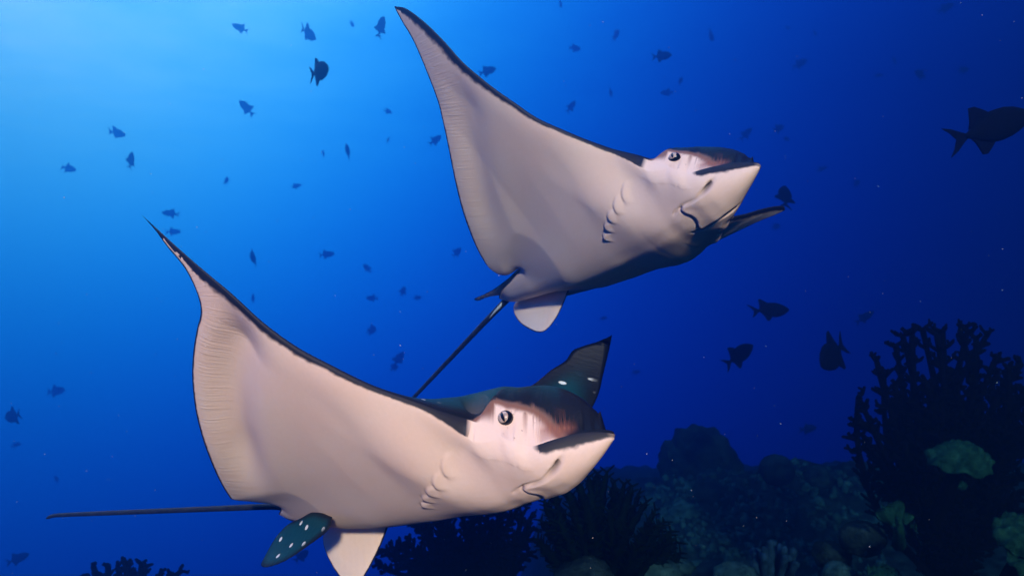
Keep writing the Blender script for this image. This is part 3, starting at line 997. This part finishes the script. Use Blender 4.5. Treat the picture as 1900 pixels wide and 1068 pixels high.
# black tree coral on the right
edge = [(1592, 738), (1588, 782), (1604, 762), (1626, 668), (1640, 700), (1662, 642), (1676, 622), (1692, 618), (1712, 612), (1738, 620), (1748, 616), (1782, 612),
        (1796, 614), (1812, 628), (1832, 622), (1845, 672), (1872, 684), (1895, 676), (1606, 832), (1618, 872), (1636, 905), (1600, 805), (1910, 720), (1925, 760), (1940, 650)]
r_ = np.random.default_rng(8)
fill = [(r_.uniform(1655, 1900), r_.uniform(690, 1000)) for k in range(75)]
base = at(1765, 1130, 3.25)
tips = px_tips(edge, 3.25, .10, 5) + px_tips(fill, 3.3, .22, 6)
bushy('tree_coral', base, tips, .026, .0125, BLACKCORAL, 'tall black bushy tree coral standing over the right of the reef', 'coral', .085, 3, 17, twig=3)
# second one behind the lower ray
edge = [(712, 1020), (726, 1012), (742, 1016), (758, 1004), (768, 960), (775, 972), (790, 955), (700, 1045), (820, 930), (850, 925), (880, 930), (910, 930), (940, 925), (965, 935), (985, 960)]
fill = [(r_.uniform(790, 985), r_.uniform(950, 1060)) for k in range(26)]
base = at(870, 1180, 3.6)
tips = px_tips(edge, 3.6, .12, 9) + px_tips(fill, 3.6, .25, 10)
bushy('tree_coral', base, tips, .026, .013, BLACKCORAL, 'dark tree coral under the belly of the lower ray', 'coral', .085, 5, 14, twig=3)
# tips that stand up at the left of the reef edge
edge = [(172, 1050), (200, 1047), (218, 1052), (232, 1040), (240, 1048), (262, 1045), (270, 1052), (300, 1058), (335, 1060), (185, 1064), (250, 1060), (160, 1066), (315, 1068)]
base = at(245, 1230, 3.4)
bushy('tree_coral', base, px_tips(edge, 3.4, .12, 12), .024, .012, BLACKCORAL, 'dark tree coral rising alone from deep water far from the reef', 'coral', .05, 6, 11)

# leafy coral under the lower ray's head: flattened fronds
edge = [(1010, 930), (1022, 905), (1045, 900), (1070, 890), (1092, 885), (1108, 878), (1126, 876), (1140, 892), (1158, 898), (1172, 902), (1185, 915), (1200, 930), (1216, 945), (1232, 968),
        (1245, 985), (1255, 1005), (1004, 965), (998, 1000), (1262, 1025), (1245, 1000), (1225, 985)]
fill = [(r_.uniform(1020, 1225), r_.uniform(930, 1060)) for k in range(40)]
base = at(1115, 1150, 2.7)
root = empty('leafy_coral', base)
tag(root, 'dark green leafy coral with fringed fronds under the lower ray\'s chin', 'coral')
bpy.context.view_layer.update()
for bi, tip in enumerate(px_tips(edge, 2.7, .10, 14) + px_tips(fill, 2.65, .22, 15)):
    L_ = np.linalg.norm(tip - base)
    start = base + (tip - base) * .25 + r_.normal(size=3) * .02
    t = np.linspace(0, 1, 14)[:, None]
    mid = (start + tip) / 2 + np.array([0, 0, .06 * L_]) + r_.normal(size=3) * .02
    pts = (1 - t) ** 2 * start + 2 * t * (1 - t) * mid + t ** 2 * tip
    d = (tip - start) / np.linalg.norm(tip - start)
    wdir = np.cross(d, [r_.normal() * .5, 1, r_.normal() * .3]); wdir /= np.linalg.norm(wdir)
    ndir = np.cross(d, wdir)
    V, Fs = [], []
    for i in range(14):
        u = i / 13
        wd = .016 * (0.45 + 1.1 * math.sin(min(1, u * 1.15) * 2.6)) * (1 + .35 * math.sin(i * 2.9 + bi))
        if i == 13: wd = .006
        for sgn, nn in ((-1, 0), (0, .005), (1, 0), (0, -.005)):
            V.append(pts[i] + wdir * wd * sgn + ndir * nn)
    for i in range(13):
        for j in range(4):
            a0, a1 = i * 4 + j, i * 4 + (j + 1) % 4
            Fs.append((a0, a1, a1 + 4, a0 + 4))
    for i in range(3, 14):                                   # fringe
        for sgn in (-1, 1):
            p0 = pts[i]; p1 = p0 + (wdir * sgn + d * .8) * .030 * r_.uniform(.6, 1.2) + ndir * r_.normal() * .008
            v2, f2 = limb([p0, (p0 + p1) / 2, p1], .0055, .0028, 5, .1, bi + i)
            o_ = len(V); V += v2; Fs += [tuple(q + o_ for q in g) for g in f2]
    mesh_obj('frond', V, Fs, GREENCORAL, root)
v, f = limb([base - [0, 0, .2], base, base + [0, 0, .12]], .07, .05, 9, .1, 2)
mesh_obj('stalk', v, f, GREENCORAL, root)

# ------------------------------------------------------------------ plate corals
def plate(name, c, rx, ry, h, tilt, mat, label, seed, turn=0.0, arc=(0, 2 * math.pi), lobes=7, thick=.012):
    """cupped plate with a scalloped rim; solid"""
    nr, na = 14, 64
    r_ = np.random.default_rng(seed)
    ph0 = r_.random() * 6.28
    top, bot = [], []
    M_ = (Matrix.Rotation(turn, 3, 'Z') @ Matrix.Rotation(tilt, 3, 'X'))
    M_ = np.array(M_)
    for i in range(nr + 1):
        u = i / nr
        for j in range(na):
            a = 2 * math.pi * j / na
            sc = 1 + .06 * math.sin(lobes * a + ph0) * u ** 3 + .035 * math.sin(2.3 * lobes * a + 1.7 * ph0) * u ** 4
            x, y = rx * u * sc * math.cos(a), ry * u * sc * math.sin(a)
            z = h * (1 - u ** 2.2) + .012 * math.sin(lobes * a + ph0) * u ** 2 + .006 * math.sin(9 * u * 3 + a * 3)
            top.append(M_ @ np.array([x, y, z])); bot.append(M_ @ np.array([x * .985, y * .985, z - thick * (1.4 - u)]))
    N = len(top)
    V = np.array(top + bot) + np.array(c)
    Fs = []
    for i in range(nr):
        for j in range(na):
            a0, a1 = i * na + j, i * na + (j + 1) % na
            Fs.append((a0, a0 + na, a1 + na, a1)); Fs.append((N + a0, N + a1, N + a1 + na, N + a0 + na))
    for j in range(na):
        a0, a1 = nr * na + j, nr * na + (j + 1) % na
        Fs.append((a0, N + a0, N + a1, a1))
    root = empty(name, c)
    tag(root, label, 'coral')
    bpy.context.view_layer.update()
    mesh_obj('plate', V, Fs, mat, root)
    v, f = limb([np.array(c) + [0, .16, -.30], np.array(c) + [0, .08, -.15], np.array(c) + M_ @ np.array([0, 0, h * .6])], .035, .022, 9, .15, seed)
    mesh_obj('stalk', v, f, BLACKCORAL, root)
    return root
plate('plate_coral', at(1780, 856, 2.75), .135, .10, .085, .35, PLATE, 'green domed plate coral in front of the black tree coral', 1, .2)
plate('plate_coral', at(1912, 1000, 2.2), .115, .10, .060, .55, PLATE, 'blue green plate coral with scalloped rim, uppermost of a stack', 2, .1, lobes=11)
plate('plate_coral', at(1925, 1052, 2.15), .100, .09, .045, .5, PLATE, 'blue green plate coral under the scalloped one, lower in the stack', 3, .5, lobes=9)
plate('plate_coral', at(1645, 1075, 2.7), .075, .07, .050, .35, PLATE, 'small blue green domed plate coral low beside the black tree coral', 4, .3)

# little leafy colony hanging in front of the dark wall
root = empty('lettuce_coral', at(1668, 968, 2.8))
tag(root, 'little pale green ruffled coral below the black tree coral', 'coral')
bpy.context.view_layer.update()
for k, (px, py, w_, h_, tl) in enumerate([(1650, 958, 34, 40, .5), (1668, 950, 30, 44, .1), (1684, 962, 30, 22, -.4), (1640, 950, 22, 22, .8), (1698, 978, 12, 16, .2)]):
    c_ = at(px, py, 2.78 + .02 * k)
    W2, H2 = w_ / F * 2.8 / 2, h_ / F * 2.8 / 2
    V, Fs = [], []
    nu, nv = 10, 8
    for sd in (0, 1):
        for i in range(nu + 1):
            for j in range(nv + 1):
                u, v_ = i / nu * 2 - 1, j / nv
                x = u * W2 * (.35 + .65 * math.sin(v_ * 2.2)); z = (v_ - .5) * 2 * H2 * (1 - .35 * u * u)
                y = .02 * u * u + .008 * math.sin(u * 5 + k) * v_ - (.006 if sd else 0)
                V.append(c_ + np.array([x * math.cos(tl) - z * math.sin(tl), y, x * math.sin(tl) + z * math.cos(tl)]))
    n0 = (nu + 1) * (nv + 1)
    for i in range(nu):
        for j in range(nv):
            a0 = i * (nv + 1) + j
            Fs.append((a0, a0 + nv + 1, a0 + nv + 2, a0 + 1)); Fs.append((n0 + a0, n0 + a0 + 1, n0 + a0 + nv + 2, n0 + a0 + nv + 1))
    rim_ = [i * (nv + 1) for i in range(nu + 1)] + [nu * (nv + 1) + j for j in range(1, nv + 1)] + [i * (nv + 1) + nv for i in range(nu - 1, -1, -1)] + [j for j in range(nv - 1, 0, -1)]
    for q in range(len(rim_)):
        a0, a1 = rim_[q], rim_[(q + 1) % len(rim_)]
        Fs.append((a0, a1, n0 + a1, n0 + a0))
    mesh_obj('leaf', V, Fs, PLATE, root)
v, f = limb([at(1668, 1010, 2.95), at(1668, 985, 2.86), at(1668, 962, 2.80)], .03, .012, 7, .1, 5)
mesh_obj('stalk', v, f, PLATE, root)

# knobbly finger coral
base = at(1440, 1085, 3.0)
root = empty('finger_coral', base)
tag(root, 'pale blue knobbly finger coral cluster in the dark hollow of the reef', 'coral')
bpy.context.view_layer.update()
for k in range(26):
    px = 1440 + r_.uniform(-46, 46); top_y = 1002 + abs(px - 1440) * .5 + r_.uniform(-6, 34)
    d = 3.0 + r_.uniform(-.10, .12)
    tip = at(px, top_y, d); st = base + (tip - base) * .25 + np.array([(tip[0] - base[0]) * .5, 0, 0])
    t = np.linspace(0, 1, 7)[:, None]
    v, f = limb(st + (tip - st) * t, .015, .0165, 8, .20, 300 + k)
    mesh_obj('finger', v, f, FINGER, root)
o = rock('stump', base + np.array([0, .05, -.08]), (.14, .12, .12), FINGER, 77, 3, .2, 3.0, parent=root)

# rocks along the bottom of the picture
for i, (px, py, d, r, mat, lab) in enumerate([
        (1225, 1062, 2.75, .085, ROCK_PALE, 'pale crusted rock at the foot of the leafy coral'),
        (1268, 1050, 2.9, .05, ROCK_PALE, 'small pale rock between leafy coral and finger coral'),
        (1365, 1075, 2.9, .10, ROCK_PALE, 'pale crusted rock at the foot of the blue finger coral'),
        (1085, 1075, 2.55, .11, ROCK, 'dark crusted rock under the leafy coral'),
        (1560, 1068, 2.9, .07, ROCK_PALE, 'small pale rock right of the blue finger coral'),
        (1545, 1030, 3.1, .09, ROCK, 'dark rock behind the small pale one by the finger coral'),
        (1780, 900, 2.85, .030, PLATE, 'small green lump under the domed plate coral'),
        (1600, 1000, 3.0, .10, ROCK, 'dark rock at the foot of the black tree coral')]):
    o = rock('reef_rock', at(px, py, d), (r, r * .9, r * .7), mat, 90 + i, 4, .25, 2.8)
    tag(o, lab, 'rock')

# ------------------------------------------------------------------ fish
FISH = mottled('fish_dark', (0.0010, 0.0014, 0.004), (0.0025, 0.0032, 0.008), 30, 0.8, 0.0, spec=0.02)
FISH_FIN = mottled('fish_fin_dark', (0.001, 0.0015, 0.008), (0.002, 0.003, 0.014), 30, 0.8, 0.0, spec=0.02)
FISH_EYE = mottled('fish_eye', (0.002, 0.002, 0.002), (0.006, 0.006, 0.008), 30, 0.2)
def fish_meshes():
    """triggerfish, one unit long, head towards +x"""
    st = [(.50, .012, .010), (.46, .060, .030), (.40, .105, .050), (.30, .165, .072), (.18, .205, .085), (.05, .215, .085), (-.08, .19, .072), (-.18, .135, .052), (-.26, .075, .034), (-.31, .042, .022), (-.35, .035, .016)]
    zc = [0, .0, .005, .01, .01, .005, 0, 0, 0, 0, 0]
    V, Fs = [], []
    sg = 14
    for (x, hz, hy), z0 in zip(st, zc):
        for j in range(sg):
            a = 2 * math.pi * j / sg
            V.append((x, hy * math.cos(a), z0 + hz * math.sin(a)))
    for i in range(len(st) - 1):
        for j in range(sg):
            a0, a1 = i * sg + j, i * sg + (j + 1) % sg
            Fs.append((a0, a0 + sg, a1 + sg, a1))
    Fs.append(tuple(range(sg))); Fs.append(tuple(range((len(st) - 1) * sg, len(st) * sg))[::-1])
    body = (V, Fs)
    def blade(poly, th=.010, y=0):
        n = len(poly)
        v = [(x, y + th, z) for x, z in poly] + [(x, y - th, z) for x, z in poly]
        f = [tuple(range(n)), tuple(range(n, 2 * n))[::-1]] + [(i, n + i, n + (i + 1) % n, (i + 1) % n) for i in range(n)]
        return v, f
    dorsal = blade([(.02, .19), (-.06, .27), (-.14, .335), (-.20, .34), (-.215, .27), (-.24, .16), (-.28, .07), (-.16, .12)])
    anal = blade([(-.02, -.18), (-.09, -.25), (-.16, -.31), (-.21, -.30), (-.225, -.22), (-.25, -.12), (-.28, -.06), (-.15, -.12)])
    tail = blade([(-.33, .035), (-.40, .085), (-.48, .15), (-.58, .20), (-.51, .11), (-.455, .0), (-.51, -.11), (-.58, -.20), (-.48, -.15), (-.40, -.085), (-.33, -.035)], .006)
    pect = blade([(.20, .02), (.12, .06), (.08, .03), (.09, -.02), (.17, -.02)], .005, .088)
    return body, dorsal, anal, tail, pect
def raw_mesh(name, vf, mat):
    me = bpy.data.meshes.new(name)
    me.from_pydata([tuple(p) for p in vf[0]], [], [tuple(q) for q in vf[1]])
    me.materials.append(mat)
    me.polygons.foreach_set('use_smooth', [len(p.vertices) == 4 for p in me.polygons])
    me.update()
    return me
fb, fd, fa, ft, fp = fish_meshes()
ME = {'body': raw_mesh('fish_body', fb, FISH), 'dorsal_fin': raw_mesh('fish_dorsal_fin', fd, FISH_FIN), 'anal_fin': raw_mesh('fish_anal_fin', fa, FISH_FIN),
      'tail_fin': raw_mesh('fish_tail_fin', ft, FISH_FIN), 'pectoral_fin': raw_mesh('fish_pectoral_fin', fp, FISH_FIN)}
ev, ef = ICO[2]
eye_v = np.vstack([ev * [.018, .008, .018] + [.33, .066, .05], ev * [.018, .008, .018] + [.33, -.066, .05]])
ME['eye'] = raw_mesh('fish_eye', ((ev * [.018, .010, .018] + [.33, .064, .05]).tolist(), ef.tolist()), FISH_EYE)
whole_v, whole_f = [], []
for k in (fb, fd, fa, ft):
    o_ = len(whole_v); whole_v += list(k[0]); whole_f += [tuple(q + o_ for q in g) for g in k[1]]
FISH_HAZED = mottled('fish_far_hazed', (0.003, 0.016, 0.055), (0.005, 0.024, 0.080), 30, 0.8, 0.0, spec=0.02)  # paler and bluer than the near fish: water haze put into the colour
ME['far'] = raw_mesh('fish_far', (whole_v, whole_f), FISH_HAZED)

def fish_frame(px, py, d, L, ang, turn, roll, tall=1.0):
    """ang: heading in the picture plane (deg, 0 = right, 90 = up); turn: degrees turned away from (+) or towards (-) the viewer"""
    a, t, r = math.radians(ang), math.radians(turn), math.radians(roll)
    fwd = np.array([math.cos(t) * math.cos(a), math.sin(t), math.cos(t) * math.sin(a)])
    up = np.array([-math.sin(a), 0, math.cos(a)])
    if up[2] < 0: up = -up
    up = up - (up @ fwd) * fwd; up /= np.linalg.norm(up)
    left = np.cross(up, fwd)
    up = up * math.cos(r) + left * math.sin(r)
    left = np.cross(up, fwd)
    p = at(px, py, d)
    return Matrix(((fwd[0] * L, left[0] * L, up[0] * L * tall, p[0]), (fwd[1] * L, left[1] * L, up[1] * L * tall, p[1]), (fwd[2] * L, left[2] * L, up[2] * L * tall, p[2]), (0, 0, 0, 1)))

def big_fish(label, px, py, d, L, ang, turn=0, roll=0, tall=1.0):
    root = empty('triggerfish', (0, 0, 0))
    root.matrix_world = fish_frame(px, py, d, L, ang, turn, roll, tall)
    tag(root, label, 'fish', 'triggerfish')
    for k in ('body', 'dorsal_fin', 'anal_fin', 'tail_fin', 'pectoral_fin', 'eye'):
        o = bpy.data.objects.new(k, ME[k]); COL.objects.link(o); o.parent = root
big_fish('large dark triggerfish with forked tail leaving past the black tree coral', 1842, 236, 2.55, .36, 19, 8, 0, .80)
big_fish('dark fish with fins spread wide, hovering in bright blue water', 593, 133, 4.6, .29, -8, -50, -12)
big_fish('dark fish swimming level above the reef', 1430, 575, 4.6, .28, 2, 12, 38)
big_fish('dark fish slanting upwards over the reef crest', 1372, 658, 4.7, .26, 32, 15)
big_fish('stout dark fish beside the black tree coral, tail cocked up', 1545, 658, 3.9, .34, 205, -40, 0, 1.1)
big_fish('upright dark fish behind the wing tip of the upper ray', 1457, 364, 5.5, .27, 72, 40)
FAR = [(1605, 588, 36, 40, 20), (1500, 795, 36, 5, 10), (445, 52, 28, 160, 20), (573, 63, 32, 262, 60), (707, 50, 36, 65, 30), (653, 45, 12, 90, 50), (457, 200, 28, 128, 40),
       (218, 247, 25, 80, 60), (243, 297, 32, 60, 30), (128, 313, 20, 70, 50), (645, 280, 32, 92, 62), (720, 207, 13, 0, 50), (720, 260, 15, 90, 50), (808, 260, 28, 40, 20), (905, 132, 34, 12, 15),
       (1067, 90, 24, 5, 30), (1143, 65, 22, 80, 55), (1320, 67, 26, 95, 55), (1229, 104, 38, 6, 0), (1133, 172, 20, 85, 50), (1060, 198, 24, 50, 25), (1237, 172, 22, 175, 30), (1263, 150, 13, 80, 40),
       (1040, 8, 18, 80, 50), (1485, 118, 20, 20, 50), (1462, 52, 13, 30, 40), (1513, 62, 13, 150, 40), (1660, 113, 20, 30, 50), (1707, 138, 30, 165, 25), (1788, 130, 28, 20, 20), (1755, 15, 28, 25, 20),
       (1445, 238, 27, 25, 25), (1385, 248, 25, 50, 30), (1460, 258, 16, 0, 30), (1525, 313, 17, 20, 30), (1590, 340, 20, 30, 30), (1630, 140, 14, 0, 30), (1440, 420, 22, 20, 30),
       (316, 396, 27, 175, 25), (322, 430, 20, 5, 40), (470, 478, 34, 92, 65), (607, 472, 27, 8, 20), (681, 497, 18, 120, 40), (690, 553, 24, 178, 10), (748, 540, 20, 60, 40), (690, 612, 24, 88, 55),
       (470, 553, 20, 85, 60), (740, 665, 28, 60, 40), (732, 682, 20, 30, 30), (775, 552, 15, 10, 30), (848, 468, 22, 40, 40), (105, 725, 24, 80, 50), (24, 772, 36, 86, 60), (30, 825, 15, 20, 30),
       (105, 888, 18, 40, 40), (34, 1035, 36, 20, 20), (560, 1030, 38, 40, 15), (550, 345, 15, 30, 40), (600, 285, 16, 80, 50), (420, 335, 18, 110, 40), (1180, 690, 16, 20, 30), (1120, 590, 14, 10, 20)]
for i, (px, py, size, ang, turn) in enumerate(FAR):
    d = min(13.8, .24 * F / max(size, 1) * 1.2)
    app = max(math.cos(math.radians(turn)), .5)
    L = size * d / F / app * .95
    if turn >= 50 and 55 < ang % 180 < 125:          # seen end on: tall and thin
        ang, turn, L = (8 if i % 3 else -12), 76, size * d / F / .66
    o = bpy.data.objects.new('triggerfish', ME['far'])
    COL.objects.link(o)
    o.matrix_world = fish_frame(px, py, d, L, ang, turn if i % 2 else -turn, (i * 37) % 30 - 15)
    if turn == 76:
        tag(o, 'thin upright sliver of a fish seen end on, far off in open water', 'fish', 'distant fish seen end on')
    else:
        tag(o, 'small dim fish seen from its side, far off in open water', 'fish', 'distant fish')

# ------------------------------------------------------------------ specks drifting in the water
SPECK = mottled('drifting_speck', (0.5, 0.5, 0.48), (0.7, 0.7, 0.66), 10, 0.8)
vv, ff, n = [], [], 0
iv, jf = ICO[1]
for k in range(260):
    d = RNG.uniform(.9, 4.5)
    p = at(RNG.uniform(0, 1900), RNG.uniform(0, 1068), d)
    s = RNG.uniform(.00022, .0006) * d * RNG.choice([.7, 1, 1.3])
    vv.append(iv * s * (1 + .3 * RNG.normal(size=(len(iv), 1))) + p); ff.append(jf + n); n += len(iv)
o = mesh_obj('drifting_specks', np.vstack(vv), np.vstack(ff), SPECK)
tag(o, 'tiny pale specks drifting in the sea water', 'plankton', kind='stuff')
